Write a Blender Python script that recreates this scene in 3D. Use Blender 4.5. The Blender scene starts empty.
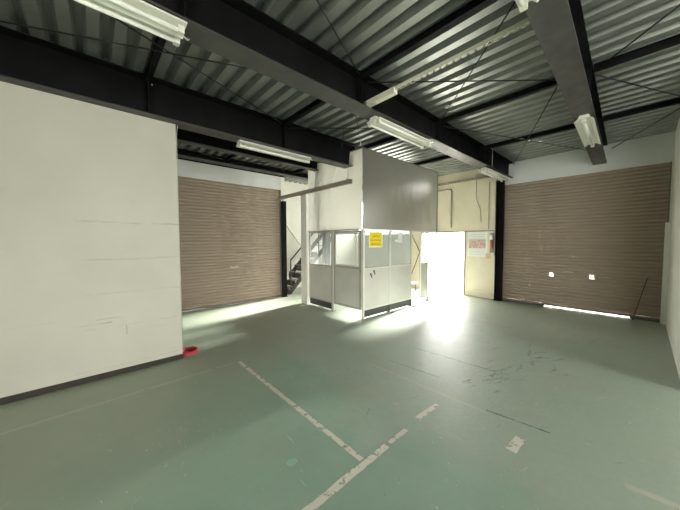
import bpy, math, random
from mathutils import Vector, Matrix

# ------------------------------------------------------------------ camera, world, light, exposure
S = bpy.context.scene
col = S.collection
random.seed(7)

YAW, PITCH, ROLL, FPX, CAMZ = math.radians(47.956), math.radians(-2.7265), math.radians(-0.1835), 273.83, 1.6
fw = Vector((math.cos(YAW) * math.cos(PITCH), math.sin(YAW) * math.cos(PITCH), math.sin(PITCH)))
r0 = Vector((math.sin(YAW), -math.cos(YAW), 0)); u0 = r0.cross(fw)
rt = math.cos(ROLL) * r0 + math.sin(ROLL) * u0
up = -math.sin(ROLL) * r0 + math.cos(ROLL) * u0
cam = bpy.data.objects.new('camera', bpy.data.cameras.new('camera'))
col.objects.link(cam)
cam.data.sensor_fit = 'HORIZONTAL'; cam.data.sensor_width = 36.0
cam.data.lens = 36.0 * FPX / 680.0
cam.data.clip_start = 0.02; cam.data.clip_end = 300
cam.matrix_world = Matrix(((rt.x, up.x, -fw.x, 0), (rt.y, up.y, -fw.y, 0), (rt.z, up.z, -fw.z, CAMZ), (0, 0, 0, 1)))
S.camera = cam

W = bpy.data.worlds.new('sky'); S.world = W; W.use_nodes = True
bg = W.node_tree.nodes['Background']
bg.inputs['Color'].default_value = (1.0, 0.985, 0.93, 1)
bg.inputs['Strength'].default_value = 1.0

S.view_settings.view_transform = 'Standard'
S.view_settings.look = 'None'
S.view_settings.gamma = 1.0
S.view_settings.use_curve_mapping = False
S.view_settings.exposure = 4.38
S.cycles.use_denoising = True
S.cycles.use_adaptive_sampling = False
S.cycles.use_guiding = True
S.cycles.max_bounces = 12
S.cycles.diffuse_bounces = 8
S.cycles.transparent_max_bounces = 16

# low hazy sun shining in from beyond the doorway wall
sun = bpy.data.lights.new('sun', 'SUN'); sun.energy = 2.4; sun.angle = math.radians(9); sun.color = (1.0, 0.97, 0.88)
so = bpy.data.objects.new('sun', sun); col.objects.link(so)
so.rotation_euler = Vector((-1.0, -0.13, -0.44)).to_track_quat('-Z', 'Y').to_euler()
so.location = (20, 8, 10)

# light portals in the real openings (they add no light, they only guide the sampling of the sky)
def portal(name, loc, rot, sx, sy):
    d = bpy.data.lights.new(name, 'AREA'); d.shape = 'RECTANGLE'; d.size = sx; d.size_y = sy
    d.cycles.is_portal = True
    o = bpy.data.objects.new(name, d); col.objects.link(o); o.location = loc; o.rotation_euler = rot
H2 = math.pi / 2
portal('portal_doorway', (8.30, 4.30, 0.95), (0, H2, 0), 1.9, 1.5)          # faces -X
portal('portal_stair_window', (8.30, 6.75, 2.55), (0, H2, 0), 1.4, 2.6)
portal('portal_front_entrance', (3.2, -6.10, 1.5), (H2, 0, 0), 2.4, 3.0)  # faces +Y
portal('portal_side_entrance', (-4.12, -2.5, 1.4), (0, -H2, 0), 2.8, 2.6)  # faces +X

# ------------------------------------------------------------------ key dimensions (metres)
XR, YO, XO, YS, YP, YF = 8.2, 3.85, 4.11, 7.06, 4.22, -0.33
ZD, ZP = 3.64, 3.565
ZT = ZD + 0.088              # top of the outer walls, closing the deck troughs            # underside of deck, underside of purlins

# ------------------------------------------------------------------ materials
def mat(name, color, rough=0.6, metal=0.0, spec=0.5):
    m = bpy.data.materials.new(name); m.use_nodes = True
    b = m.node_tree.nodes['Principled BSDF']
    b.inputs['Base Color'].default_value = (*color, 1)
    b.inputs['Roughness'].default_value = rough
    b.inputs['Metallic'].default_value = metal
    b.inputs['Specular IOR Level'].default_value = spec
    return m

class NT:
    def __init__(s, m):
        s.t = m.node_tree; s.n = s.t.nodes; s.l = s.t.links; s.b = s.n['Principled BSDF']
        tc = s.n.new('ShaderNodeNewGeometry'); s.pos = tc.outputs['Position']
    def link(s, a, b): s.l.new(a, b)
    def mapping(s, scale=(1, 1, 1), loc=(0, 0, 0), rot=(0, 0, 0)):
        k = s.n.new('ShaderNodeMapping'); s.link(s.pos, k.inputs['Vector'])
        k.inputs['Scale'].default_value = scale; k.inputs['Location'].default_value = loc; k.inputs['Rotation'].default_value = rot
        return k.outputs['Vector']
    def noise(s, scale, detail=4, rough=0.55, vec=None, dist=0.0):
        k = s.n.new('ShaderNodeTexNoise'); s.link(vec if vec else s.pos, k.inputs['Vector'])
        k.inputs['Scale'].default_value = scale; k.inputs['Detail'].default_value = detail
        k.inputs['Roughness'].default_value = rough; k.inputs['Distortion'].default_value = dist
        return k.outputs['Fac']
    def ramp(s, fac, stops):
        k = s.n.new('ShaderNodeValToRGB'); s.link(fac, k.inputs['Fac'])
        e = k.color_ramp.elements
        while len(e) < len(stops): e.new(0.5)
        for q, (p, c) in zip(e, stops):
            q.position = p; q.color = (*c, 1) if isinstance(c, tuple) else (c, c, c, 1)
        return k.outputs['Color']
    def mix(s, fac, a, b, mode='MIX'):
        k = s.n.new('ShaderNodeMix'); k.data_type = 'RGBA'; k.blend_type = mode
        for sock, v in ((k.inputs[0], fac), (k.inputs[6], a), (k.inputs[7], b)):
            if hasattr(v, 'is_linked'): s.link(v, sock)
            elif isinstance(v, tuple): sock.default_value = (*v, 1)
            else: sock.default_value = v
        return k.outputs[2]
    def math(s, op, a, b=0.0):
        k = s.n.new('ShaderNodeMath'); k.operation = op
        for i, v in enumerate((a, b)):
            if hasattr(v, 'is_linked'): s.link(v, k.inputs[i])
            else: k.inputs[i].default_value = v
        return k.outputs[0]
    def bump(s, h, strength, dist=0.01):
        k = s.n.new('ShaderNodeBump'); k.inputs['Strength'].default_value = strength; k.inputs['Distance'].default_value = dist
        s.link(h, k.inputs['Height']); s.link(k.outputs['Normal'], s.b.inputs['Normal'])
    def base(s, c): s.link(c, s.b.inputs['Base Color'])
    def rough(s, c): s.link(c, s.b.inputs['Roughness'])

def mottled(name, c1, c2, scale=3, rough=0.6, r2=None, bump=0.0, metal=0.0, spec=0.5, bscale=40):
    m = mat(name, c1, rough, metal, spec); t = NT(m)
    n = t.noise(scale, 5)
    t.base(t.ramp(n, [(0.35, c1), (0.68, c2)]))
    if r2 is not None: t.rough(t.ramp(t.noise(scale * 2.3, 4), [(0.35, rough), (0.7, r2)]))
    if bump: t.bump(t.noise(bscale, 3), bump)
    return m

def floor_material():
    m = mat('green_floor_paint', (0.12, 0.22, 0.16), 0.35); t = NT(m)
    big = t.noise(0.55, 5, 0.6); mid = t.noise(2.2, 5, 0.65); fine = t.noise(22, 4, 0.7)
    green = t.ramp(mid, [(0.3, (0.255, 0.385, 0.290)), (0.7, (0.305, 0.440, 0.340))])
    worn = t.ramp(fine, [(0.3, (0.35, 0.40, 0.325)), (0.7, (0.42, 0.455, 0.385))])
    # traffic wear is stronger along the way to the doorway
    g = t.n.new('ShaderNodeSeparateXYZ'); t.link(t.pos, g.inputs[0])
    path = t.math('ADD', t.math('MULTIPLY', g.outputs[0], 0.10), t.math('MULTIPLY', g.outputs[1], 0.035))
    wearf = t.math('ADD', t.math('MULTIPLY', t.math('SUBTRACT', big, 0.5), 1.7), path)
    edge = t.math('ADD', g.outputs[0], t.math('MULTIPLY', t.math('SUBTRACT', t.noise(3.0, 4), 0.5), 0.35))
    coat = t.ramp(t.math('MULTIPLY', edge, 0.25), [(0.485, 0.0), (0.53, 0.62)])   # older greyer coat beyond x = 2 m
    wearm = t.math('MAXIMUM', coat, t.ramp(wearf, [(0.22, 0.0), (0.62, 0.85)]))
    c = t.mix(wearm, green, worn)
    # brown-grey dust clouds, plus the left side's olive light painted into the colour
    dust_and_light = t.ramp(t.noise(1.3, 6, 0.65, t.mapping((1, 1, 1), (7, 3, 0))), [(0.5, 0.0), (0.75, 0.5)])
    side = t.math('MULTIPLY', t.math('SUBTRACT', g.outputs[1], t.math('MULTIPLY', g.outputs[0], 0.6)), 0.25)
    dust_and_light = t.math('MAXIMUM', dust_and_light, t.ramp(t.math('ADD', side, t.math('MULTIPLY', t.math('SUBTRACT', big, 0.5), 0.5)), [(0.35, 0.0), (0.75, 0.6)]))
    c = t.mix(dust_and_light, c, (0.36, 0.365, 0.285))
    # pale chips and scratches
    chips = t.ramp(t.noise(34, 2, 0.5), [(0.735, 0.0), (0.76, 1.0)])
    zone = t.ramp(t.noise(1.1, 3, 0.5, t.mapping((1, 1, 1), (3, 9, 0))), [(0.45, 0.0), (0.6, 1.0)])
    c = t.mix(t.math('MULTIPLY', chips, zone), c, (0.68, 0.70, 0.62))
    for rot, off in ((0.5, 1.0), (-0.35, 5.0), (1.2, 9.0)):
        sc = t.ramp(t.noise(3.0, 2, 0.5, t.mapping((14, 0.9, 1), (off, off * 2, 0), (0, 0, rot))), [(0.76, 0.0), (0.785, 0.55)])
        c = t.mix(sc, c, (0.62, 0.65, 0.57))
    dark = t.ramp(t.noise(2.0, 6, 0.75, t.mapping((2.5, 0.8, 1), (2, 5, 0), (0, 0, 0.3))), [(0.66, 0.0), (0.8, 0.55)])
    c = t.mix(dark, c, (0.07, 0.085, 0.07))
    t.base(c)
    t.rough(t.ramp(t.noise(5, 6, 0.7), [(0.3, 0.40), (0.7, 0.58)]))
    t.bump(t.noise(16, 6, 0.7), 0.22, 0.012)
    t.b.inputs['Specular IOR Level'].default_value = 0.95
    return m

def partition_material():
    m = mat('white_partition_paint', (0.60, 0.59, 0.53), 0.55); t = NT(m)
    base = t.ramp(t.noise(1.1, 4), [(0.3, (0.50, 0.485, 0.415)), (0.7, (0.57, 0.555, 0.48))])
    sc = t.ramp(t.noise(2.0, 3, 0.5, t.mapping((0.7, 1, 22), (0, 0, 3))), [(0.68, 0.0), (0.74, 0.45)])
    g = t.n.new('ShaderNodeSeparateXYZ'); t.link(t.pos, g.inputs[0])
    low = t.ramp(t.math('MULTIPLY', g.outputs[2], 0.4), [(0.3, 1.0), (0.8, 0.0)])
    c = t.mix(t.math('MULTIPLY', sc, low), base, (0.45, 0.43, 0.38))
    for z, x0, x1, w, a in ((1.84, -0.15, 0.9, 0.010, 0.40), (1.405, -0.1, 0.9, 0.009, 0.35), (1.0, -0.1, 0.9, 0.008, 0.25), (0.65, -0.18, 0.14, 0.008, 0.55), (0.70, 0.0, 0.25, 0.006, 0.35), (0.60, -0.1, 0.9, 0.006, 0.22), (0.12, -0.2, 0.85, 0.006, 0.25)):
        # long horizontal rub marks
        wob = t.math('MULTIPLY', t.math('SUBTRACT', t.noise(4, 2), 0.5), 0.03)
        dz = t.math('ABSOLUTE', t.math('SUBTRACT', t.math('ADD', g.outputs[2], wob), z))
        k = t.math('LESS_THAN', dz, w)
        inx = t.math('MULTIPLY', t.math('GREATER_THAN', g.outputs[0], x0), t.math('LESS_THAN', g.outputs[0], x1))
        brk = t.ramp(t.noise(5, 3, 0.6, t.mapping((1, 1, 3), (z * 5, 0, 0))), [(0.4, 0.0), (0.6, a)])
        c = t.mix(t.math('MULTIPLY', t.math('MULTIPLY', k, inx), brk), c, (0.25, 0.23, 0.20))
    tick = t.math('MULTIPLY', t.math('LESS_THAN', t.math('ABSOLUTE', t.math('SUBTRACT', g.outputs[0], 0.275)), 0.004), t.math('LESS_THAN', t.math('ABSOLUTE', t.math('SUBTRACT', g.outputs[2], 0.53)), 0.06))
    c = t.mix(t.math('MULTIPLY', tick, 0.6), c, (0.22, 0.18, 0.14))
    t.base(c)
    t.bump(t.noise(120, 2), 0.08, 0.004)
    return m

def flaky(name, c, lo=0.42, hi=0.5, scale=26, rough=0.5, amax=1.0, stretch=(1, 1, 1)):
    m = mat(name, c, rough); t = NT(m)
    a = t.ramp(t.noise(scale, 5, 0.7, t.mapping(stretch)), [(lo, 0.0), (hi, amax)])
    t.link(a, t.b.inputs['Alpha'])
    return m

def glass_material(name, tint, haze, gloss, hazecol=(0.7, 0.72, 0.7), grough=0.05):
    m = bpy.data.materials.new(name); m.use_nodes = True
    n, l = m.node_tree.nodes, m.node_tree.links
    n.clear()
    out = n.new('ShaderNodeOutputMaterial')
    tr = n.new('ShaderNodeBsdfTransparent'); tr.inputs[0].default_value = (*tint, 1)
    df = n.new('ShaderNodeBsdfDiffuse'); df.inputs[0].default_value = (*hazecol, 1)
    tl = n.new('ShaderNodeBsdfTranslucent'); tl.inputs[0].default_value = (*hazecol, 1)
    gl = n.new('ShaderNodeBsdfGlossy'); gl.inputs['Roughness'].default_value = grough
    m0 = n.new('ShaderNodeMixShader'); l.new(df.outputs[0], m0.inputs[1]); l.new(tl.outputs[0], m0.inputs[2])
    m1 = n.new('ShaderNodeMixShader'); m1.inputs[0].default_value = haze
    l.new(tr.outputs[0], m1.inputs[1]); l.new(m0.outputs[0], m1.inputs[2])
    m2 = n.new('ShaderNodeMixShader'); m2.inputs[0].default_value = gloss
    l.new(m1.outputs[0], m2.inputs[1]); l.new(gl.outputs[0], m2.inputs[2])
    l.new(m2.outputs[0], out.inputs[0])
    return m

def film_material(name, dcol, tcol, wt, wr, wg):
    m = bpy.data.materials.new(name); m.use_nodes = True
    n, l = m.node_tree.nodes, m.node_tree.links
    n.clear()
    out = n.new('ShaderNodeOutputMaterial')
    tr = n.new('ShaderNodeBsdfRefraction'); tr.inputs['Color'].default_value = (0.80, 0.79, 0.74, 1); tr.inputs['Roughness'].default_value = 0.5; tr.inputs['IOR'].default_value = 1.25
    df = n.new('ShaderNodeBsdfDiffuse'); df.inputs[0].default_value = (*dcol, 1)
    tl = n.new('ShaderNodeBsdfTranslucent'); tl.inputs[0].default_value = (*tcol, 1)
    gl = n.new('ShaderNodeBsdfGlossy'); gl.inputs['Roughness'].default_value = 0.33
    gl.inputs[0].default_value = (0.9, 0.9, 0.88, 1)
    g = n.new('ShaderNodeNewGeometry'); no = n.new('ShaderNodeTexNoise'); no.inputs['Scale'].default_value = 2.2; no.inputs['Detail'].default_value = 3
    mp = n.new('ShaderNodeMapping'); mp.inputs['Scale'].default_value = (1.5, 1.5, 0.6)
    l.new(g.outputs['Position'], mp.inputs[0]); l.new(mp.outputs[0], no.inputs['Vector'])
    bp = n.new('ShaderNodeBump'); bp.inputs['Strength'].default_value = 0.5; bp.inputs['Distance'].default_value = 0.04
    l.new(no.outputs['Fac'], bp.inputs['Height']); l.new(bp.outputs[0], gl.inputs['Normal'])
    a = n.new('ShaderNodeMixShader'); a.inputs[0].default_value = wt; l.new(df.outputs[0], a.inputs[1]); l.new(tl.outputs[0], a.inputs[2])
    b = n.new('ShaderNodeMixShader'); b.inputs[0].default_value = wr; l.new(a.outputs[0], b.inputs[1]); l.new(tr.outputs[0], b.inputs[2])
    c = n.new('ShaderNodeMixShader'); c.inputs[0].default_value = wg; l.new(b.outputs[0], c.inputs[1]); l.new(gl.outputs[0], c.inputs[2])
    l.new(c.outputs[0], out.inputs[0])
    return m

M = {}
M['floor'] = floor_material()
M['part'] = partition_material()
M['white_wall'] = mottled('white_painted_wall', (0.66, 0.66, 0.60), (0.74, 0.735, 0.68), 1.5, 0.6, bump=0.05, bscale=90)
M['stair_wall'] = mottled('bright_stair_wall', (0.86, 0.84, 0.77), (0.90, 0.89, 0.83), 1.5, 0.6)
M['cream'] = mottled('stained_cream_board', (0.80, 0.73, 0.57), (0.70, 0.62, 0.46), 1.3, 0.6, bump=0.04)
M['fascia'] = mottled('grey_white_fascia', (0.68, 0.70, 0.69), (0.75, 0.76, 0.74), 1.2, 0.5)
M['base'] = mottled('dark_vinyl_baseboard', (0.035, 0.03, 0.023), (0.055, 0.047, 0.037), 5, 0.6, spec=0.2)
M['deck'] = mottled('galvanized_deck', (0.24, 0.25, 0.235), (0.32, 0.33, 0.31), 1.7, 0.42, 0.32, metal=0.55)
M['black'] = mottled('black_steel_paint', (0.006, 0.006, 0.0065), (0.011, 0.011, 0.011), 3, 0.55, 0.7, spec=0.10)
M['under'] = mottled('dark_grey_steel_paint', (0.042, 0.041, 0.039), (0.070, 0.067, 0.062), 4, 0.38, 0.55)  # bottom flanges, lighter than the black webs
M['rod'] = mat('dark_rod', (0.015, 0.015, 0.015), 0.5)
M['bolt'] = mat('zinc_bolt', (0.45, 0.44, 0.40), 0.4, 0.6)
M['slat'] = mat('taupe_shutter_slat', (0.37, 0.30, 0.235), 0.6, 0.0, 0.35)
M['slat_dark'] = mat('brown_shutter_rail', (0.19, 0.15, 0.115), 0.45)
M['zinc'] = mat('zinc_steel', (0.5, 0.5, 0.48), 0.35, 0.8)
M['lamp'] = mottled('white_lamp_enamel', (0.80, 0.80, 0.72), (0.74, 0.73, 0.64), 5, 0.3)
M['tube'] = mat('white_lamp_tube', (0.92, 0.92, 0.88), 0.15)
M['socket'] = mat('ivory_socket', (0.72, 0.71, 0.62), 0.4)
M['ivory'] = mottled('ivory_steel', (0.70, 0.67, 0.55), (0.76, 0.73, 0.60), 4, 0.4)
M['cord'] = mat('pale_cord', (0.55, 0.55, 0.5), 0.5)
M['panel'] = mottled('pale_grey_panel', (0.60, 0.585, 0.53), (0.66, 0.645, 0.59), 2.5, 0.45)
M['pframe'] = mottled('white_panel_frame', (0.70, 0.69, 0.63), (0.76, 0.75, 0.69), 4, 0.35)
M['greyframe'] = mottled('grey_panel_frame', (0.40, 0.385, 0.34), (0.46, 0.44, 0.39), 4, 0.4)
M['trimwhite'] = mat('bright_white_board', (0.86, 0.86, 0.82), 0.4)
M['kick'] = mat('dark_kick_board', (0.075, 0.075, 0.075), 0.5)
M['glass'] = glass_material('clear_pane', (0.92, 0.94, 0.94), 0.10, 0.08)
M['hazy'] = glass_material('hazy_acrylic_pane', (0.80, 0.82, 0.81), 0.36, 0.06, (0.62, 0.64, 0.62), 0.35)
M['film'] = film_material('grey_vinyl_film', (0.17, 0.165, 0.145), (0.40, 0.39, 0.34), 0.4, 0.05, 0.42)
M['film_clear'] = film_material('milky_vinyl_film', (0.45, 0.44, 0.40), (0.86, 0.84, 0.76), 0.62, 0.22, 0.14)
M['rail'] = mottled('brown_grey_rail', (0.30, 0.26, 0.22), (0.36, 0.31, 0.26), 3, 0.45)
M['stair'] = mat('brown_black_stair', (0.045, 0.035, 0.03), 0.45)
M['tread'] = mottled('pale_grey_tread', (0.20, 0.19, 0.18), (0.3, 0.29, 0.28), 5, 0.45)  # paler and greyer than the stringers
M['yellow'] = mat('yellow_paper', (0.90, 0.72, 0.02), 0.5)
M['paper'] = mat('white_paper', (0.82, 0.83, 0.80), 0.55)
M['orange_ink'] = mat('orange_ink', (0.62, 0.20, 0.03), 0.5)
M['olive_ink'] = mat('olive_ink', (0.42, 0.34, 0.02), 0.5)
M['grey_ink'] = mat('grey_ink', (0.42, 0.45, 0.43), 0.5)
M['red'] = mat('red_plastic', (0.42, 0.03, 0.045), 0.5)
M['red2'] = mat('faded_red_plastic', (0.60, 0.16, 0.12), 0.4)
M['sticker'] = mat('faded_pink_paper', (0.72, 0.50, 0.38), 0.6)
M['line'] = flaky('worn_white_floor_paint', (0.72, 0.69, 0.61), 0.33, 0.46, 16)
M['faint'] = flaky('faint_white_floor_paint', (0.66, 0.66, 0.55), 0.12, 0.42, 9, amax=0.75)
M['scuff'] = flaky('black_rubber_scuff', (0.06, 0.065, 0.055), 0.36, 0.75, 18, amax=0.42)
M['chip'] = flaky('pale_floor_chip', (0.76, 0.78, 0.70), 0.30, 0.5, 40, amax=0.75)
M['crack'] = flaky('dark_floor_joint', (0.05, 0.055, 0.045), 0.32, 0.6, 9, amax=0.6)
M['concrete'] = mottled('outdoor_concrete', (0.50, 0.49, 0.46), (0.56, 0.55, 0.52), 0.4, 0.8)
M['pipe'] = mottled('grey_conduit', (0.25, 0.225, 0.18), (0.32, 0.29, 0.23), 6, 0.45)

def flower_print():
    m = mat('pink_flower_print', (0.6, 0.3, 0.33), 0.5); t = NT(m)
    v = t.n.new('ShaderNodeTexVoronoi'); v.inputs['Scale'].default_value = 26; t.link(t.pos, v.inputs['Vector'])
    sp = t.n.new('ShaderNodeSeparateColor'); t.link(v.outputs['Color'], sp.inputs[0])
    t.base(t.ramp(sp.outputs[0], [(0.1, (0.60, 0.28, 0.32)), (0.4, (0.70, 0.48, 0.50)), (0.65, (0.42, 0.36, 0.33)), (0.85, (0.66, 0.55, 0.42))]))
    return m
M['flower'] = flower_print()

# ------------------------------------------------------------------ mesh helpers
class MB:
    def __init__(s): s.v = []; s.f = []; s.sm = []
    def add(s, v, f, smooth=False):
        k = len(s.v); s.v += [tuple(p) for p in v]
        s.f += [tuple(i + k for i in q) for q in f]; s.sm += [smooth] * len(f); return s
    def box(s, x0, x1, y0, y1, z0, z1):
        v = [(x0, y0, z0), (x1, y0, z0), (x1, y1, z0), (x0, y1, z0), (x0, y0, z1), (x1, y0, z1), (x1, y1, z1), (x0, y1, z1)]
        return s.add(v, [(0, 3, 2, 1), (4, 5, 6, 7), (0, 1, 5, 4), (1, 2, 6, 5), (2, 3, 7, 6), (3, 0, 4, 7)])
    def tube(s, pts, r, n=8, caps=True):
        pts = [Vector(p) for p in pts]; k = len(pts); rings = []
        for i, p in enumerate(pts):
            d = (pts[min(i + 1, k - 1)] - pts[max(i - 1, 0)]).normalized()
            a = Vector((0, 0, 1)) if abs(d.z) < 0.9 else Vector((1, 0, 0))
            e1 = d.cross(a).normalized(); e2 = d.cross(e1)
            rings += [p + r * (math.cos(2 * math.pi * j / n) * e1 + math.sin(2 * math.pi * j / n) * e2) for j in range(n)]
        f = [(i * n + j, i * n + (j + 1) % n, (i + 1) * n + (j + 1) % n, (i + 1) * n + j) for i in range(k - 1) for j in range(n)]
        if caps: f += [tuple(range(n - 1, -1, -1)), tuple((k - 1) * n + j for j in range(n))]
        return s.add(rings, f, True)
    def prism(s, prof, axis, a, b, closed=True, smooth=False):
        # prof: 2-D points in the two axes other than `axis`, extruded from a to b
        def P(q, t): return {'x': (t, q[0], q[1]), 'y': (q[0], t, q[1]), 'z': (q[0], q[1], t)}[axis]
        n = len(prof); v = [P(q, a) for q in prof] + [P(q, b) for q in prof]
        f = [(i, (i + 1) % n, n + (i + 1) % n, n + i) for i in range(n if closed else n - 1)]
        if closed: f += [tuple(range(n - 1, -1, -1)), tuple(range(n, 2 * n))]
        return s.add(v, f, smooth)
    def mesh(s, name, m):
        me = bpy.data.meshes.new(name); me.from_pydata(s.v, [], s.f); me.materials.append(m)
        me.polygons.foreach_set('use_smooth', s.sm)
        import bmesh
        b = bmesh.new(); b.from_mesh(me); bmesh.ops.recalc_face_normals(b, faces=b.faces); b.to_mesh(me); b.free()
        return me
    def build(s, name, m, parent=None, loc=None):
        o = bpy.data.objects.new(name, s.mesh(name, m)); col.objects.link(o)
        if parent: o.parent = parent
        if loc: o.location = loc
        return o

def B(x0, x1, y0, y1, z0, z1): return MB().box(x0, x1, y0, y1, z0, z1)
def tag(o, label, cat, group=None, kind=None):
    o['label'] = label; o['category'] = cat
    if group: o['group'] = group
    if kind: o['kind'] = kind
    return o
def empty(name, label, cat, loc=(0, 0, 0), rz=0, group=None, kind=None):
    o = bpy.data.objects.new(name, None); col.objects.link(o); o.location = loc; o.rotation_euler.z = rz
    o.empty_display_size = 0.1
    return tag(o, label, cat, group, kind)
def inst(name, me, parent, loc):
    o = bpy.data.objects.new(name, me); col.objects.link(o); o.parent = parent; o.location = loc; return o
def copy_tree(o, parent=None):
    c = o.copy(); col.objects.link(c); c.parent = parent
    for ch in [q for q in col.objects if q.parent == o]: copy_tree(ch, c)
    return c

# ------------------------------------------------------------------ the setting
tag(B(-12, 40, -30, 30, -0.30, -0.06).build('ground', M['concrete']), 'pale concrete yard outside the open doorway', 'ground', kind='structure')
sh = empty('sun_blocker', 'added outdoor wall shading the big shutter from the sun', 'sun blocker', (11.0, 0, -0.06))  # added out of view to stop sun spots through the shutter peepholes
B(0, 0.15, -3.0, 2.3, 0, 3.6).build('wall', M['concrete'], sh)
B(-0.1, 0.8, -3.1, 2.4, 3.6, 3.7).build('blocker_cap', M['concrete'], sh)
fl = tag(B(-4.0, XR + 0.12, -6.1, 8.4, -0.059, 0).build('floor', M['floor']), 'worn green painted concrete floor with scuffs and chips', 'floor', kind='structure')

# ceiling: folded steel deck laid in 0.6 m sheets, ribs along Y
ce = empty('ceiling', 'ribbed galvanized steel deck ceiling above black beams', 'ceiling', kind='structure')
prof = []
P, D = 0.2, 0.07
for k in range(3):
    x = k * P
    prof += [(x, ZD + D), (x + 0.045, ZD + D), (x + 0.075, ZD), (x + 0.165, ZD), (x + 0.195, ZD + D)]
prof.append((0.6, ZD + D))
pr2 = prof + [(p[0], p[1] + 0.004) for p in reversed(prof)]
deck = MB().prism(pr2, 'y', -6.1, 8.4).mesh('deck_sheet', M['deck'])
x = -4.05
while x < XR + 0.1:
    inst('deck_sheet', deck, ce, (x, 0, 0)); x += 0.6
B(-4.05, 8.6, -6.1, 8.4, ZD + 0.09, ZD + 0.2).build('floor_slab', M['concrete'], ce)

# white partition on the left
tag(B(-4.0, 0.87, YP, YP + 0.10, 0.0, 3.165).build('wall_left', M['part']), 'smooth white partition wall with horizontal rub marks', 'wall', kind='structure')
tag(B(-4.0, 0.872, YP - 0.012, YP, 0.0, 0.065).build('baseboard_left', M['base']), 'dark baseboard along the foot of the white partition', 'baseboard', kind='structure')

# wall with the shutter behind the partition
wb = empty('wall_back', 'wall around the taupe shutter behind the white partition', 'wall', kind='structure')
B(-4.0, 1.199, YS, YS + 0.15, 0, ZT).build('wall_panel', M['white_wall'], wb)
B(1.199, 4.08, YS + 0.0, YS + 0.15, 3.10, 3.47).build('fascia', M['fascia'], wb)
B(1.199, 4.2, YS + 0.02, YS + 0.15, 3.47, ZT).build('wall_head', M['black'], wb)
B(4.08, 4.2, YS + 0.0, YS + 0.15, 2.78, 3.47).build('wall_panel', M['stair_wall'], wb)
ws = empty('wall_stair', 'bright plastered walls of the stair bay', 'wall', kind='structure')
B(4.2, XR + 0.12, 8.15, 8.30, 0, ZT).build('wall_panel', M['stair_wall'], ws)
B(4.10, 4.2, YS + 0.15, 8.30, 0, ZD).build('wall_panel', M['stair_wall'], ws)

# wall with the doorway and the big shutter (plane X = XR)
wr = empty('wall_right', 'cream board wall with doorway beside the big taupe shutter', 'wall', kind='structure')
X0, X1 = XR, XR + 0.12
B(X0, X1, 2.70, 3.54, 0.16, 1.90).build('cream_board', M['cream'], wr)
B(X0 - 0.004, X1, 2.70, 3.54, 0.0, 0.152).build('kick_strip', M['cream'], wr)
B(X0, X1, 2.70, 4.98, 1.91, ZT).build('cream_board', M['cream'], wr)
B(X0, X1, 5.06, 5.45, 0, ZT).build('cream_board', M['cream'], wr)
B(X0, X1, 4.98, 5.06, 1.91, ZT).build('cream_board', M['cream'], wr)
B(X0, X1, 5.45, 8.05, 3.25, ZT).build('wall_panel', M['stair_wall'], wr)
B(X0, X1, 5.45, 8.05, 0, 1.85).build('wall_panel', M['stair_wall'], wr)
B(X0, X1, 8.05, 8.15, 0, ZT).build('wall_panel', M['stair_wall'], wr)
B(X0 - 0.015, X0, 2.76, 4.45, 1.885, 1.91).build('joint_strip', M['pipe'], wr)
B(X0, X1, YF, 2.53, 3.10, ZT).build('fascia', M['fascia'], wr)
B(X0, X1, YF - 0.1, -0.31, 0, 3.10).build('wall_panel', M['white_wall'], wr)

d1 = empty('door_1', 'open doorway full of daylight in the cream wall', 'doorway', kind='structure')
B(X0 - 0.02, X1, 3.535, 3.575, 0, 1.91).build('door_frame', M['pipe'], d1)
B(X0 - 0.02, X1, 5.02, 5.06, 0, 1.91).build('door_frame', M['pipe'], d1)
B(X0 - 0.02, X1, 3.575, 5.02, 1.88, 1.91).build('door_frame', M['pipe'], d1)
B(X0 - 0.02, X1 + 0.02, 3.575, 5.02, 0.0, 0.012).build('threshold', M['zinc'], d1)
w1 = empty('window_1', 'large bright window lighting the stair bay', 'window', kind='structure')
for y0 in (5.45, 6.30, 7.16, 8.01): B(X0, X1, y0, y0 + 0.04, 1.85, 3.25).build('window_frame', M['pframe'], w1)
for z0 in (1.85, 3.21): B(X0 + 0.01, X1 - 0.01, 5.49, 8.01, z0, z0 + 0.04).build('window_frame', M['pframe'], w1)
for y0, y1 in ((5.49, 6.30), (6.34, 7.16), (7.20, 8.01)):
    B(X0 + 0.05, X0 + 0.056, y0, y1, 1.89, 3.21).build('pane', M['glass'], w1)

# white wall at the right edge and the unseen rest of the hall
tag(B(4.6, XR + 0.12, YF - 0.15, YF, 0, ZT).build('wall_front', M['white_wall']), 'white wall meeting the big shutter at its outer corner', 'wall', kind='structure')
wn = empty('wall_rear', 'white walls around the open entrances of the hall', 'wall', kind='structure')
B(4.6, 4.75, -6.1, YF - 0.15, 0, ZT).build('wall_panel', M['white_wall'], wn)
B(-4.15, -4.0, -1.2, 8.3, 0, ZT).build('wall_panel', M['white_wall'], wn)
B(-4.15, -4.0, -6.1, -3.8, 0, ZT).build('wall_panel', M['white_wall'], wn)
B(-4.15, -4.0, -3.8, -1.2, 2.8, ZT).build('wall_panel', M['white_wall'], wn)
B(-4.0, 2.0, -6.1, -5.95, 0, ZT).build('wall_panel', M['white_wall'], wn)
B(4.4, 4.6, -6.1, -5.95, 0, ZT).build('wall_panel', M['white_wall'], wn)
B(2.0, 4.4, -6.1, -5.95, 3.0, ZT).build('wall_panel', M['white_wall'], wn)
tag(B(XR - 0.11, XR - 0.002, YF + 0.001, -0.262, 0, 1.95).build('trim_1', M['trimwhite']), 'white guard post covering the outer shutter rail', 'trim', kind='structure')

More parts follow.
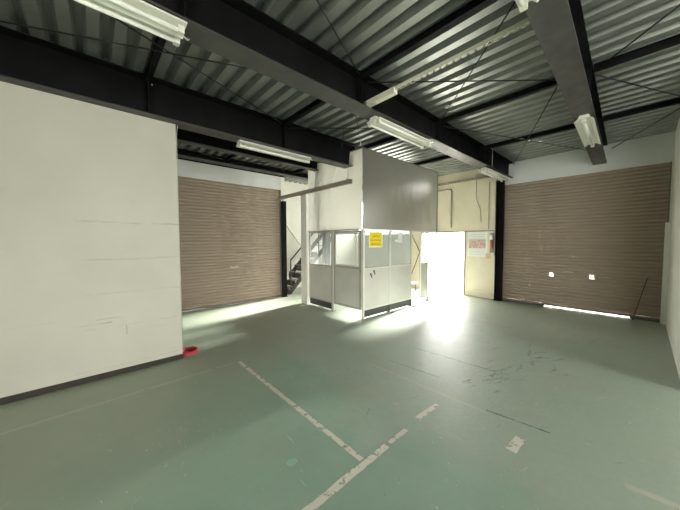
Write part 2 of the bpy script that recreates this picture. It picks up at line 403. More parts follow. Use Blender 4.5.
# ------------------------------------------------------------------ steel frame
def h_beam(name, label, y0, y1, z0, x0, x1, group, rz=0.0, loc=(0, 0, 0), top=ZD, joints=()):
    e = empty(name, label, 'beam', loc, rz, group, 'structure')
    yc = (y0 + y1) / 2
    B(x0, x1, y0, y1, z0, z0 + 0.016).build('bottom_flange', M['under'], e)
    B(x0, x1, y0, y1, top - 0.016, top - 0.001).build('top_flange', M['black'], e)
    B(x0, x1, yc - 0.006, yc + 0.006, z0 + 0.016, top - 0.016).build('web', M['black'], e)
    for j in joints:
        if x0 < j < x1:
            B(j - 0.006, j + 0.006, y0 + 0.01, y1 - 0.01, z0 + 0.016, top - 0.016).build('stiffener', M['black'], e)
            for s in (-1, 1):
                for dz in (0.0, 0.055):
                    MB().tube([(j + 0.05, yc + s * 0.006, ZP + 0.02 + dz), (j + 0.05, yc + s * 0.024, ZP + 0.02 + dz)], 0.010, 6).build('bolt', M['bolt'], e)
    return e
PX = [-3.0, -1.22, 0.57, 2.48, 4.39, 6.29]
h_beam('steel_beam', 'deep black steel beam crossing the hall to the black column', 2.33, 2.57, 3.25, -4.0, XR - 0.01, None, joints=PX)
h_beam('steel_beam', 'black steel beam resting above the white partition', 4.11, 4.35, 3.17, -4.0, 4.25, None, joints=PX)
h_beam('steel_beam', 'black steel beam ending at the fascia above the big shutter', -0.11, 0.11, 3.25, -6.0, 6.05, None, math.radians(1.75), (2.1, 0.505, 0), joints=[p - 2.1 for p in PX])
h_beam('steel_beam', 'slim black beam between white partition and taupe shutter', 5.28, 5.44, 3.32, -4.0, 4.1, None)
h_beam('steel_beam', 'black edge beam over the shutter behind the partition', 6.82, 7.05, 3.50, -4.0, 8.1, None)
h_beam('steel_beam', 'black steel beam over the entrance side', -1.36, -1.14, 3.25, -4.0, 4.55, None)
h_beam('steel_beam', 'black steel beam furthest toward the open entrance', -3.2, -2.98, 3.25, -4.0, 4.55, None)

def purlin(px, ya, yb, bay):
    e = empty('steel_purlin', 'black steel purlin under the ribbed deck ' + bay, 'purlin', (px, 0, 0), 0, 'ceiling purlins ' + bay, 'structure')
    B(-0.03, 0.03, ya, yb, ZP, ZP + 0.010).build('bottom_flange', M['black'], e)
    B(-0.005, 0.005, ya, yb, ZP + 0.010, ZD - 0.011).build('web', M['black'], e)
    B(-0.03, 0.03, ya, yb, ZD - 0.011, ZD - 0.001).build('top_flange', M['black'], e)
BM, BP = 'between the deep beam and the beam over the big shutter', 'between the deep beam and the beam above the partition'
BS, BB, BF, BE = 'behind the white partition', 'above the booth', 'beside the white corner wall', 'toward the open entrance'
for px in PX:
    yb = 0.505 + math.radians(1.75) * (px - 2.1)
    if px < 4.5: purlin(px, -1.14, yb - 0.12, BE)
    else: purlin(px, YF + 0.001, yb - 0.12, BF)
    purlin(px, yb + 0.12, 2.33, BM)
    if px < 4.0: purlin(px, 2.57, 4.11, BP); purlin(px, 4.35, 5.28, BS); purlin(px, 5.44, 6.82, BS)
    else: purlin(px, 2.57, 6.82, BB)

ZR = 3.555
RB = {BM: 'between deep beam and shutter beam', BP: 'between deep beam and partition beam'}
def rod(a, b, bay, z=ZR):
    bay = RB.get(bay, bay)
    bay = bay + (' before the corded lamp' if max(a[0], b[0]) < 2.5 else ' by the cable channel' if min(a[0], b[0]) < 4 else '')
    tag(MB().tube([(*a, z), (*b, z + 0.016)], 0.0075, 6).build('brace_rod', M['rod']), 'thin dark diagonal brace rod ' + bay, 'brace rod', 'brace rods ' + bay)
def yr(x): return 0.505 + math.radians(1.75) * (x - 2.1)
def cross(xa, xb, lo, hi, bay):
    rod((xa, lo(xa)), (xb, hi), bay); rod((xa, hi), (xb, lo(xb)), bay, ZR - 0.02)
for xa, xb in ((-1.16, 2.42), (2.54, 4.33), (4.45, 8.12)):
    cross(xa, xb, lambda x: yr(8.2 if xa > 4 else xb) + 0.115, 2.32, BM)
    if xa < 4: cross(xa, xb, lambda x: 2.58, 4.10, BP); cross(xa, min(xb, 4.05), lambda x: 5.45, 6.81, BS); cross(xa, xb, lambda x: -1.13, yr(xa) - 0.125, BE)
rod((4.45, yr(4.45) - 0.125), (6.14, YF + 0.004), BF); rod((8.12, yr(6.4) - 0.125), (6.42, YF + 0.004), BF, ZR - 0.02)

def h_column(label, x0, x1, y0, y1, z1, web='y', m='black'):
    e = empty('steel_column', label, 'column', ((x0 + x1) / 2, (y0 + y1) / 2, 0), 0, None, 'structure')
    hx, hy = (x1 - x0) / 2, (y1 - y0) / 2
    B(-hx, hx, -hy, -hy + 0.014, 0, z1).build('flange', M[m], e)
    B(-hx, hx, hy - 0.014, hy, 0, z1).build('flange', M[m], e)
    B(-0.005, 0.005, -hy + 0.014, hy - 0.014, 0, z1).build('web', M[m], e)
    B(-hx - 0.02, hx + 0.02, -hy - 0.02, hy + 0.02, 0, 0.012).build('base_plate', M[m], e)
    return e
h_column('black steel column between cream wall and big shutter', XR - 0.13, XR + 0.10, 2.53, 2.69, 3.249)
h_column('black steel post beside the stairs at the shutter edge', 4.06, 4.20, 6.98, YS + 0.10, 2.78)
h_column('grey steel post standing inside the glazed booth', 4.26, 4.40, 5.24, 5.38, ZD - 0.03, m='kick')

# ------------------------------------------------------------------ roller shutters
PITCH_S = 0.0755
def slat_mesh(name, length):
    full = [(0.022, 0.0), (0.022, 0.018)] + [(-0.006 - 0.014 * math.sin(math.pi * t), 0.018 + 0.0575 * t) for t in (0.0, 0.2, 0.4, 0.6, 0.8, 1.0)] + [(0.028, 0.0755), (0.028, 0.0)]
    return MB().prism(full, 'y', 0, length).mesh(name, M['slat'])
def shutter(label, loc, rz, width, zs, height, holes=(), bar_gap=None):
    # local frame: slats run along +Y, bulge toward -X
    e = empty('roller_shutter', label, 'roller shutter', loc, rz)
    n = int((height - zs) / PITCH_S)
    me = slat_mesh('slat', width)
    for k in range(n + 1):
        z = zs + k * PITCH_S
        if z > height - 0.005: break
        hs = [h for h in holes if h[2] == k]
        if hs:
            cuts = [0.0] + [c for h in sorted(hs) for c in (h[0], h[1])] + [width]
            for a, b in zip(cuts[0::2], cuts[1::2]):
                inst('slat', slat_mesh('slat', b - a), e, (0, a, z))
        else: inst('slat', me, e, (0, 0, z))
    B(-0.020, 0.020, 0, width, zs - 0.045, zs).build('bottom_bar', M['slat_dark'], e)
    if bar_gap:
        c = [0.0] + list(bar_gap) + [width]
        for a, b in zip(c[0::2], c[1::2]): B(-0.012, 0.012, a, b, 0.0, zs - 0.045).build('rubber_seal', M['kick'], e)
    for y in (-0.03, width - 0.005):
        B(-0.028, -0.018, y, y + 0.035, 0, height).build('guide_rail', M['slat_dark'], e)
        B(0.018, 0.028, y, y + 0.035, 0, height).build('guide_rail', M['slat_dark'], e)
    return e
sR = shutter('big taupe roller shutter with two lit peepholes, right of the black column', (XR + 0.03, -0.29, 0), 0, 2.81, 0.078, 3.10,
             holes=[(1.005, 1.085, 9), (1.73, 1.81, 9)], bar_gap=(0.44, 1.16, 1.18, 1.89))
B(-0.030, -0.010, 1.35, 1.53, 0.875, 0.893).build('handle', M['zinc'], sR)
sL = shutter('taupe roller shutter behind the white partition, closed down to the floor', (4.05, YS + 0.04, 0), math.pi / 2, 2.85, 0.05, 3.10)
# local +Y becomes world -X
hb = MB()
for a in (1.27, 1.41): hb.box(-0.040, -0.014, a, a + 0.05, 0.955, 0.985)
hb.box(-0.036, -0.014, 1.32, 1.41, 0.945, 0.965)
hb.build('handle', M['zinc'], sL)

# ------------------------------------------------------------------ fluorescent lamps
def lamp(label, x0, x1, y, z, tubes=2, w=0.23, rz=0.0, cord=1):
    """z = underside of the beam the lamp hangs from"""
    L = x1 - x0
    e = empty('fluorescent_light', label, 'ceiling lamp', ((x0 + x1) / 2, y, z), rz)
    h = L / 2
    ch = MB().prism([(-0.045, 0.0), (0.045, 0.0), (0.06, -0.035), (-0.06, -0.035)], 'x', -h, h)
    ch.build('housing', M['lamp'], e)
    if tubes == 2:
        rp = [(-w / 2, -0.050), (-0.035, -0.052), (0.0, -0.085), (0.035, -0.052), (w / 2, -0.050), (w / 2, -0.036), (-w / 2, -0.036)]
    else:
        rp = [(-w / 2, -0.072), (-w / 2 + 0.01, -0.072), (-0.05, -0.042), (0.05, -0.042), (w / 2 - 0.01, -0.072), (w / 2, -0.072), (0.055, -0.034), (-0.055, -0.034)]
    MB().prism(rp, 'x', -h, h).build('reflector', M['lamp'], e)
    ys = (-0.072, 0.072) if tubes == 2 else (0.0,)
    zt = -0.078
    for yy in ys:
        t = MB().tube([(-h + 0.05, yy, zt), (h - 0.05, yy, zt)], 0.016, 10).build('tube', M['tube'], e)
        for s in (-1, 1):
            x = s * (h - 0.03)
            B(x - 0.02, x + 0.02, yy - 0.022, yy + 0.022, zt - 0.022, -0.05).build('socket', M['socket'], t)
    if cord:
        pts = [(cord * h * 0.98, 0.03, -0.03), (cord * (h + 0.04), 0.04, -0.05), (cord * (h + 0.06), 0.07, -0.02), (cord * (h + 0.05), 0.10, 0.014)]
        MB().tube(pts, 0.006, 6).build('cord', M['cord'], e)
    return e
lamp('twin-tube white lamp with a loose cord under the deep beam, opposite the partition', -0.74, 0.57, 2.43, 3.249, w=0.27)
lamp('twin-tube white lamp under the deep beam, beside the ivory channel end', 2.80, 4.14, 2.45, 3.249, cord=0)
lamp('short white lamp under the deep beam, next to the black column', 6.52, 7.96, 2.45, 3.249, cord=0)
lamp('single-tube white lamp under the beam that tops the partition', 1.72, 3.06, 4.23, 3.169, tubes=1, w=0.22, cord=0)
lamp('single-tube old lamp near the big shutter, with yellowed casing', 4.82, 6.20, 0.60, 3.249, tubes=1, w=0.20, rz=math.radians(1.75), cord=0)
lamp('white lamp under the shutter-side beam, opposite the cable channel end', 0.92, 2.22, 0.50, 3.249, w=0.22, rz=math.radians(1.75), cord=0)

# perforated channel slung between the beams
ch = empty('cable_channel', 'ivory perforated cable channel slung between two ceiling beams', 'cable channel', (2.66, 0, 3.345))
zc = 0.0
B(-0.020, 0.020, 0.66, 1.98, 0.036, 0.040).build('web', M['ivory'], ch)
B(-0.020, -0.017, 0.66, 1.98, 0.0, 0.036).build('side', M['ivory'], ch)
sd = MB(); y = 0.66
while y < 1.95:
    sd.box(0.017, 0.020, y, y + 0.025, 0.0, 0.036); y += 0.07
sd.box(0.017, 0.020, 0.66, 1.98, 0.027, 0.036); sd.box(0.017, 0.020, 0.66, 1.98, 0.0, 0.008)
sd.build('slotted_side', M['ivory'], ch)
B(-0.035, 0.035, 1.98, 2.42, -0.030, 0.035).build('end_box', M['ivory'], ch)
B(-0.045, 0.045, 2.40, 2.44, -0.09, 0.03).build('bracket', M['zinc'], ch)

# ------------------------------------------------------------------ glazed booth below the vinyl
def panel(label, x0, y0, rz, width, pane, mframe='pframe', kick=True, feet=True, gap=0.17, top=1.845, hook=False, frame_w=0.028):
    """local frame: panel runs along +X, faces -Y, thickness 0.03"""
    e = empty('booth_screen', label, 'panel', (x0, y0, 0), rz)
    t = 0.03; f = frame_w
    fr = MB().box(0, f, 0, t, gap, top).box(width - f, width, 0, t, gap, top).box(f, width - f, 0, t, top - f, top).box(f, width - f, 0, t, 1.025, 1.025 + f).box(f, width - f, 0, t, gap, gap + f)
    fr.build('frame', M[mframe], e)
    B(f, width - f, 0.006, t - 0.006, gap + f, 1.025).build('board', M['panel'], e)
    B(f, width - f, 0.012, 0.016, 1.025 + f, top - f).build('pane', M[pane], e)
    if kick: B(0.02, width - 0.03, 0.008, 0.020, 0.025, gap).build('kick_board', M['kick'], e)
    if feet:
        for x in (width - 0.02,):
            q = MB().box(x - 0.015, x + 0.015, -0.01, t + 0.01, 0.0, gap).box(x - 0.02, x + 0.02, -0.12, t + 0.10, 0.0, 0.012)
            q.build('foot', M['kick'], e)
    if hook: 
        B(0.01, 0.035, -0.014, -0.001, top - 0.035, top - 0.012).build('clip', M['kick'], e)
    return e
pf1 = panel('pale booth panel carrying the yellow notice', XO + 0.03, YO, 0, 0.865, 'hazy', hook=True)
pf2 = panel('pale booth panel with a white paper on its hazy pane', XO + 0.90, YO, 0, 0.86, 'hazy', hook=True)
pf3 = panel('narrow booth panel with a lit pane beside the doorway', 6.29, YO, 0, 0.37, 'glass', kick=False, feet=True, gap=0.12)
# side facing the shutter hall (plane X = XO); local +X becomes world -Y
ps1 = panel('grey booth panel with dark kick board beside the white timber post', XO, 5.74, -math.pi / 2, 0.90, 'glass', 'greyframe', feet=False)
ps2 = panel('grey booth panel with white-edged pane and open foot gap', XO, 4.77, -math.pi / 2, 0.86, 'glass', 'greyframe', kick=False, feet=False, frame_w=0.05)
wf = MB().box(0.05, 0.075, -0.004, 0.0, 1.08, 1.79).box(0.785, 0.81, -0.004, 0.0, 1.08, 1.79).box(0.075, 0.785, -0.004, 0.0, 1.765, 1.79).box(0.075, 0.785, -0.004, 0.0, 1.08, 1.105)
wf.build('white_bead', M['pframe'], ps2)
B(0.84, 0.86, -0.02, -0.001, 0.99, 1.01).build('latch', M['kick'], ps2)
# marks on the yellow-notice panel: two black latch plates with drips
for dx, z in ((0.21, 0.90), (0.31, 0.955)):
    q = MB().box(dx - 0.015, dx + 0.015, -0.010, -0.001 + 0.006, z - 0.005, z + 0.04).box(dx + 0.015, dx + 0.035, -0.006, 0.005, z - 0.06, z)
    q.build('latch', M['kick'], pf1)
cp = empty('corner_post', 'slim pale post at the outer corner of the booth', 'post', (XO, YO, 0))
B(-0.015, 0.028, -0.012, 0.03, 0.0, 1.86).build('post', M['pframe'], cp)
B(-0.03, 0.045, -0.03, 0.05, 0.0, 0.006).build('foot_plate', M['pframe'], cp)
mp = empty('middle_post', 'grey post between the two grey booth panels', 'post', (XO, 4.805, 0))
B(-0.012, 0.032, -0.034, 0.034, 0.0, 1.845).build('post', M['panel'], mp)
B(-0.03, 0.05, -0.05, 0.05, 0, 0.006).build('foot_plate', M['kick'], mp)
ep = empty('booth_end_post', 'thin steel post in the light of the open doorway', 'post', (7.08, YO, 0))
B(-0.014, 0.014, -0.014, 0.014, 0, 3.52).build('post', M['pipe'], ep)
B(-0.03, 0.03, -0.03, 0.03, 0, 0.006).build('foot_plate', M['pipe'], ep)
tp = empty('timber_post', 'wide white timber post beside the stairs', 'post', (4.075, 5.87, 0))
B(-0.04, 0.04, -0.12, 0.12, 0, 2.845).build('board', M['stair_wall'], tp)
B(-0.048, -0.04, 0.05, 0.058, 0.1, 2.7).build('groove_strip', M['panel'], tp)
# top rails carrying the vinyl
tr1 = tag(B(XO - 0.012, 7.06, YO - 0.012, YO + 0.03, 1.85, 1.875).build('booth_top_rail', M['pframe']), 'white top rail over the yellow notice panel', 'rail')
tr2 = tag(B(XO - 0.012, XO + 0.03, YO + 0.031, 5.745, 1.85, 1.875).build('booth_top_rail', M['greyframe']), 'grey top rail over the grey booth panels', 'rail')

# vinyl film above the panels
def film(name, label, along, a, b, z0, z1, base, sgn, seed):
    rnd = random.Random(seed); nx, nz = 40, 24; v = []; ph = [rnd.uniform(0, 6.3) for _ in range(6)]
    for j in range(nz + 1):
        t = j / nz; z = z0 + (z1 - z0) * t
        for i in range(nx + 1):
            s = i / nx; q = a + (b - a) * s
            bulge = 0.045 * math.sin(math.pi * s) ** 0.6 * math.sin(math.pi * t) ** 0.7
            folds = 0.010 * math.sin(9 * s * 2 + ph[0] + 1.3 * t) * (1 - 0.6 * t) + 0.006 * math.sin(17 * s + 4 * t + ph[1]) + 0.012 * math.sin(3.0 * t + 4 * s + ph[2])
            off = base + sgn * (bulge + folds * min(1, 6 * s, 6 * (1 - s)) * min(1, 8 * t, 8 * (1 - t)))
            v.append((q, off, z) if along == 'x' else (off, q, z))
    f = [(j * (nx + 1) + i, j * (nx + 1) + i + 1, (j + 1) * (nx + 1) + i + 1, (j + 1) * (nx + 1) + i) for j in range(nz) for i in range(nx)]
    return tag(MB().add(v, f, True).build(name, M['film' if along == 'x' else 'film_clear']), label, 'vinyl sheet')
vf = film('vinyl_sheet', 'grey translucent vinyl sheet hanging above the yellow notice', 'x', XO - 0.01, 7.06, 1.876, 3.49, YO, -1, 3)
vs = film('vinyl_sheet', 'backlit translucent vinyl sheet crossed by the hanging rail', 'y', YO + 0.015, 5.74, 1.876, 3.49, XO - 0.01, -1, 5)
for o, l in ((vf, 'x'), (vs, 'y')):
    if l == 'x':
        B(XO - 0.014, 7.06, YO - 0.006, YO + 0.006, 3.485, 3.505).build('top_hem', M['pipe'], o)
        MB().tube([(XO - 0.012, YO - 0.006, 1.88), (XO - 0.016, YO - 0.012, 2.2), (XO - 0.012, YO - 0.006, 3.5)], 0.009, 6).build('corner_seam', M['film'], o)
    else: B(XO - 0.016, XO - 0.004, YO + 0.015, 5.74, 3.485, 3.505).build('top_hem', M['pipe'], o)

# hanging rail
hr = empty('hanging_rail', 'brown-grey door rail hanging on rods before the backlit vinyl', 'rail', (4.0, 0, 2.85))
MB().prism([(-0.03, 0.045), (0.03, 0.045), (0.03, -0.045), (0.012, -0.045), (0.012, -0.039), (0.024, -0.039), (0.024, 0.039), (-0.024, 0.039), (-0.024, -0.039), (-0.012, -0.039), (-0.012, -0.045), (-0.03, -0.045)], 'y', 4.08, 6.97).build('channel', M['rail'], hr)
for y, zt in ((4.18, 0.34), (5.30, 0.49)):
    MB().tube([(0, y, 0.045), (0, y, zt)], 0.006, 6).build('hanger_rod', M['pipe'], hr)
    B(-0.035, 0.035, y - 0.02, y + 0.02, 0.0451, 0.056).build('hanger_plate', M['pipe'], hr)
B(-0.04, 0.033, 5.76, 5.98, -0.058, -0.0451).build('bracket', M['pipe'], hr)

# stairs behind the white timber post, rising along +X
st = empty('staircase', 'dark steel staircase with black handrail rising behind the booth', 'staircase', (4.36, 7.22, 0))
run, rise, n = 0.215, 0.215, 15
wst = 0.72
for yy in (0.0, wst):
    MB().prism([(-0.06, 0.0), (0.12, 0.0), (run * n + 0.12, rise * n), (run * n - 0.06, rise * n)], 'y', yy - 0.012, yy + 0.012).build('stringer', M['stair'], st)
tmesh = B(0, 0.23, 0.012, wst - 0.012, -0.02, 0.0).mesh('tread', M['tread'])
for k in range(n): inst('tread', tmesh, st, (0.05 + run * k, 0, rise * (k + 1) - 0.02))
rmesh = B(0.225, 0.229, 0.012, wst - 0.012, 0.0, rise - 0.02).mesh('riser', M['stair'])
for k in range(6): inst('riser', rmesh, st, (0.05 + run * (k - 1), 0, rise * k))
for k in (0, 5, 10, 14):
    MB().tube([(0.1 + run * k, -0.03, rise * k + 0.05), (0.1 + run * k, -0.03, rise * k + 1.05)], 0.020, 8).build('baluster', M['stair'], st)
MB().tube([(0.1, -0.03, 1.05), (0.1 + run * 14, -0.03, rise * 14 + 1.0)], 0.022, 8).build('handrail', M['stair'], st)
MB().tube([(0.1, -0.03, 0.55), (0.1 + run * 14, -0.03, rise * 14 + 0.55)], 0.016, 8).build('middle_rail', M['stair'], st)
tag(MB().tube([(4.28, 8.12, 2.9), (5.5, 8.12, 1.4)], 0.012, 6).build('wall_brace', M['pipe']), 'thin diagonal steel brace on the bright stair wall', 'brace')
bx = tag(B(4.21, 4.27, 7.00, 7.08, 0.50, 0.66).build('switch_box', M['pframe']), 'small white switch box on the black post by the stairs', 'switch box')

# X brace and low bench seen through the booth opening
br = empty('cross_brace', 'dark bent brace on the cream wall seen through the booth opening', 'brace', (XR - 0.02, 0, 0))
MB().tube([(0, 5.38, 1.86), (0, 5.03 + 0.02, 1.25)], 0.012, 6).build('bar', M['stair'], br)
MB().tube([(0, 5.05, 1.25), (0, 5.38, 0.45)], 0.012, 6).build('bar', M['stair'], br)
be = empty('low_bench', 'low grey step bench inside the booth opening', 'bench', (7.55, 5.05, 0))
MB().prism([(-0.25, 0.26), (0.25, 0.26), (0.25, 0.30), (-0.25, 0.30)], 'y', -0.18, 0.5).build('seat', M['rail'], be)
for a in (-0.22, 0.19):
    for b in (-0.15, 0.44): B(a, a + 0.03, b, b + 0.03, 0, 0.26).build('leg', M['kick'], be)

# ------------------------------------------------------------------ notices and wall fittings
yn = empty('yellow_notice', 'yellow paper notice with orange lines on the booth pane', 'notice', (4.505, YO - 0.002, 1.645))
ysh = B(-0.215, 0.215, -0.003, 0.0, -0.165, 0.165).build('sheet', M['paper'], yn)
B(-0.195, 0.195, -0.005, -0.003, -0.145, 0.150).build('print', M['yellow'], ysh)
def scribble(x0, x1, z, h, seed, y=-0.007):
    rnd = random.Random(seed); q = MB(); x = x0
    while x < x1 - 0.01:
        w = rnd.uniform(0.25, 0.8) * h; a = rnd.choice((0, 1, 2))
        if a != 1: q.box(x, x + w * 0.3, y, y + 0.002, z, z + h)
        q.box(x, min(x + w, x1), y, y + 0.002, z + h * rnd.uniform(0.1, 0.4), z + h * rnd.uniform(0.5, 0.7))
        if a: q.box(x, min(x + w, x1), y, y + 0.002, z + h * 0.8, z + h)
        x += w + 0.3 * h
    return q
scribble(-0.10, 0.12, 0.045, 0.055, 1).build('lettering', M['olive_ink'], ysh)
scribble(-0.15, 0.15, -0.035, 0.045, 2).build('lettering', M['orange_ink'], ysh)
scribble(-0.14, 0.14, -0.115, 0.045, 3).build('lettering', M['olive_ink'], ysh)

wp = empty('white_paper', 'white paper sheet stuck on the hazy pane beside the notice', 'paper', (5.40, YO + 0.009, 1.70))
B(-0.09, 0.09, -0.0015, 0.0015, -0.13, 0.11).build('sheet', M['paper'], wp)
B(-0.21, -0.09, -0.001, 0.001, -0.10, -0.05).build('strip', M['paper'], wp)

# poster: local x -> world -Y, on the cream wall
po = empty('poster', 'white poster with a band of pink flowers on the cream wall', 'poster', (XR - 0.003, 3.20, 1.52), -math.pi / 2)
psh = B(-0.27, 0.27, -0.002, 0.002, -0.35, 0.345).build('sheet', M['paper'], po)
B(-0.235, 0.225, -0.004, -0.002, -0.115, 0.145).build('picture', M['flower'], psh)
for z, h, s in ((0.27, 0.022, 4), (0.21, 0.018, 5), (0.165, 0.015, 6), (-0.17, 0.018, 7), (-0.215, 0.018, 8), (-0.26, 0.018, 9), (-0.31, 0.018, 10)):
    scribble(-0.22, 0.20, z, h, s, -0.004).build('lettering', M['grey_ink'], psh)

al = empty('alarm_lamp', 'white and red wall lamp on a grey board by the black column', 'alarm lamp', (XR - 0.001, 2.80, 1.55), -math.pi / 2)
B(-0.06, 0.035, -0.02, 0.0, -0.24, 0.28).build('board', M['pipe'], al)
MB().tube([(-0.015, -0.061, 0.10), (-0.015, -0.061, 0.16), (-0.015, -0.061, 0.24)], 0.040, 12).build('lamp', M['tube'], al)
MB().tube([(-0.01, -0.049, -0.16), (-0.01, -0.049, 0.09)], 0.028, 12).build('body', M['red2'], al)
B(-0.065, 0.04, -0.03, 0.0, -0.255, -0.24).build('shelf', M['kick'], al)
tag(B(XR - 0.006, XR - 0.001, 2.84, 2.97, 1.12, 1.27).build('pink_sticker', M['sticker']), 'small faded pink sticker beneath the alarm lamp', 'sticker')

def pipe(name, label, pts, r, m='pipe', cat='pipe', clips=()):
    e = empty(name, label, cat, pts[0])
    o = Vector(pts[0])
    MB().tube([Vector(p) - o for p in pts], r, 8).build('tube', M[m], e)
    for c in clips:
        c = Vector(c) - o; B(c.x - r - 0.008, c.x + r + 0.004, c.y - r - 0.02, c.y + r + 0.02, c.z - 0.01, c.z + 0.01).build('clip', M['zinc'], e)
    return e
xw = XR - 0.03
pipe('conduit', 'bent grey conduit on the cream wall above the doorway', [(xw, 4.46, 3.20), (xw, 4.05, 3.20), (xw, 3.99, 3.18), (xw, 3.97, 3.12), (xw, 3.97, 2.02)], 0.022, clips=[(xw, 3.97, 2.6)])
pipe('conduit', 'straight grey conduit beside the black column', [(xw, 2.73, 3.24), (xw, 2.73, 1.20)], 0.015, clips=[(xw, 2.73, 2.9), (xw, 2.73, 2.1)])
pipe('conduit', 'second thin conduit between poster and column', [(xw, 2.90, 3.24), (xw, 2.90, 1.95)], 0.010)
pipe('hanging_cable', 'thin loose cable dangling on the cream wall above the poster', [(xw, 3.24, 3.5), (xw, 3.25, 2.9), (xw, 3.22, 2.75), (xw, 3.12, 2.5), (xw, 3.10, 2.15)], 0.007, 'kick', 'cable')
tag(B(XR - 0.05, XR - 0.001, 2.70, 4.5, 3.36, 3.42).build('wall_batten', M['pipe']), 'brown batten along the top of the cream wall', 'batten')
pipe('ceiling_cable', 'pale cable hanging beside the partition end', [(0.90, 4.25, 3.17), (0.895, 4.30, 3.05), (0.89, 4.30, 1.6), (0.89, 4.29, 0.15)], 0.004, 'cord', 'cable')
pipe('drop_wire', 'thin wire hanging from the deck beside the column lamp', [(6.55, 2.28, 3.62), (6.55, 2.28, 3.24)], 0.006, 'cord', 'wire')
pipe('drop_wire', 'thin wire hanging from the deck by the vinyl corner', [(3.35, 3.6, 3.62), (3.32, 3.62, 3.25)], 0.006, 'rod', 'wire')

# ------------------------------------------------------------------ things on the floor
rr = empty('red_ring', 'red plastic dish on the floor behind the partition corner', 'dish', (0.985, 4.375, 0))
pr = [(0.125, 0.0), (0.118, 0.048), (0.105, 0.052), (0.092, 0.045), (0.085, 0.012), (0.0, 0.012)]
v = []; f = []; N = 28
for p in pr:
    for j in range(N): v.append((p[0] * math.cos(2 * math.pi * j / N), p[0] * math.sin(2 * math.pi * j / N), p[1]))
for i in range(len(pr) - 1):
    for j in range(N): f.append((i * N + j, i * N + (j + 1) % N, (i + 1) * N + (j + 1) % N, (i + 1) * N + j))
MB().add(v, f, True).build('body', M['red'], rr)
lr = empty('leaning_rod', 'thin dark hook rod leaning on the big shutter', 'rod', (8.10, 0.10, 0))
MB().tube([(0, 0, 0.006), (0.085, -0.17, 0.86)], 0.007, 6).build('shaft', M['stair'], lr)
MB().tube([(0.08, -0.165, 0.84), (0.088, -0.19, 0.87), (0.085, -0.21, 0.85)], 0.005, 6).build('hook', M['stair'], lr)
B(-0.03, 0.02, -0.012, 0.012, 0.0, 0.05).build('rubber_tip', M['kick'], lr)

def strip(name, label, a, b, w, m, cat='floor marking', seed=0, group=None):
    a, b = Vector((*a, 0)), Vector((*b, 0)); d = (b - a); L = d.length; d.normalize(); nrm = Vector((-d.y, d.x, 0))
    rnd = random.Random(seed); n = max(2, int(L / 0.05)); v = []
    for i in range(n + 1):
        p = a + d * (L * i / n)
        for s in (-1, 1): v.append(p + nrm * s * (w / 2 + rnd.uniform(-0.1, 0.06) * w) + Vector((0, 0, 0.0015)))
    f = [(2 * i, 2 * i + 1, 2 * i + 3, 2 * i + 2) for i in range(n)]
    return tag(MB().add(v, f).build(name, M[m]), label, cat, group)
strip('floor_line', 'faint pale floor line running along the partition', (-2.5, 3.52), (1.42, 3.60), 0.035, 'faint', seed=1)
strip('floor_line', 'worn white floor line joining the faint line to the thick line', (1.405, 3.58), (1.415, 1.335), 0.047, 'line', seed=2)
strip('floor_line', 'thick worn white floor line crossing at the line junction', (0.45, 1.285), (1.66, 1.30), 0.055, 'line', seed=3)
strip('floor_line', 'short white floor dash just past the line junction', (1.70, 1.305), (1.93, 1.305), 0.042, 'line', seed=4)
strip('floor_line', 'white floor dash further along toward the doorway', (2.13, 1.32), (2.46, 1.31), 0.05, 'line', seed=5)
strip('floor_line', 'stubby white floor dash away from the other dashes', (2.32, 0.63), (2.53, 0.615), 0.075, 'line', seed=6)
strip('floor_line', 'pale floor line fragment near the white corner wall side', (2.54, 0.03), (2.58, -0.35), 0.05, 'faint', seed=7)
strip('floor_line', 'row of faint paint remnants across the worn floor', (2.65, 2.35), (2.68, 0.95), 0.03, 'faint', seed=8)
def on_floor(name, a, b, w, m, seed): 
    o = strip(name, 'x', a, b, w, m, seed=seed); o.parent = fl
    del o['label'], o['category']
on_floor('floor_joint', (2.72, 0.95), (2.78, 0.47), 0.018, 'crack', 11)
on_floor('floor_joint', (3.55, 2.30), (3.62, 1.18), 0.014, 'crack', 12)
on_floor('floor_joint', (2.92, 2.25), (2.98, 1.55), 0.010, 'crack', 13)
v = [(1.02 + 0.042 * (1 + 0.12 * math.sin(1.7 * k)) * math.cos(k * math.pi / 6), 1.66 + 0.035 * (1 + 0.12 * math.cos(2.3 * k)) * math.sin(k * math.pi / 6), 0.0018) for k in range(12)]
MB().add(v, [tuple(range(12))]).build('paint_spot', mat('mint_paint_spot', (0.33, 0.54, 0.41), 0.5), fl)
rs = random.Random(21)
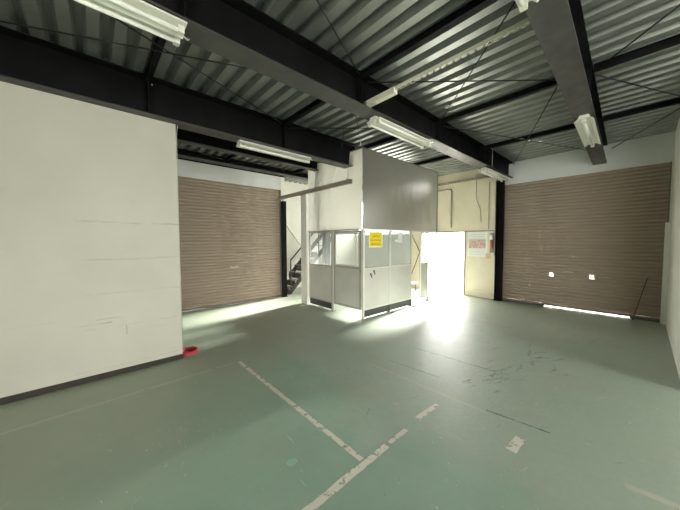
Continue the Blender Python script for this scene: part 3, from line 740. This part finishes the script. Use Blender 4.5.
def streaks(name, m, spots, lift):
    q = MB()
    for cx, cy, spread, n, lmin, lmax, w, ang, da in spots:
        for _ in range(n):
            x, y = rs.gauss(cx, spread), rs.gauss(cy, spread * 0.7)
            if not (-1.5 < x < 7.5 and 0.0 < y < (4.1 if x < 1 else 3.6)): continue
            L, A = rs.uniform(lmin, lmax) * (0.85 if m == 'chip' else 1.0), math.radians(ang + rs.uniform(-da, da)); ww = w * rs.uniform(0.4, 1.0) * (0.7 if m == 'chip' else 1.0)
            d, nn = Vector((math.cos(A), math.sin(A), 0)), Vector((-math.sin(A), math.cos(A), 0)); p = Vector((x, y, lift)); bend = rs.uniform(-0.15, 0.15) * L
            v = [p - d * L / 2, p + nn * (bend - ww / 2), p + d * L / 2, p + nn * (bend + ww / 2)]
            q.add(v, [(0, 1, 2, 3)])
    o = q.build(name, M[m], fl); o['kind'] = 'stuff'
streaks('tyre_scuffs', 'scuff', [(3.50, 1.08, 0.22, 14, 0.10, 0.45, 0.045, 165, 30), (4.4, 0.98, 0.25, 12, 0.1, 0.4, 0.06, 150, 40), (3.1, 1.28, 0.05, 4, 0.1, 0.2, 0.07, 150, 30), (3.0, 1.7, 0.9, 24, 0.04, 0.3, 0.015, 100, 90), (2.0, 2.7, 0.5, 6, 0.04, 0.2, 0.012, 100, 90), (5.6, 1.8, 0.9, 14, 0.2, 0.9, 0.025, 120, 60)], 0.0022)
streaks('paint_chips', 'chip', [(0.52, 2.5, 0.16, 34, 0.01, 0.07, 0.016, 90, 90), (0.15, 2.1, 0.12, 16, 0.01, 0.08, 0.014, 60, 90), (1.1, 1.9, 0.5, 26, 0.01, 0.05, 0.012, 90, 90), (2.0, 1.0, 0.7, 40, 0.01, 0.10, 0.014, 90, 90), (3.6, 0.9, 0.5, 26, 0.02, 0.2, 0.016, 150, 60), (4.8, 0.62, 0.7, 22, 0.03, 0.14, 0.03, 10, 40), (0.0, 2.8, 0.3, 8, 0.02, 0.1, 0.01, 70, 60), (2.6, 1.9, 0.6, 26, 0.02, 0.12, 0.018, 90, 40)], 0.0026)
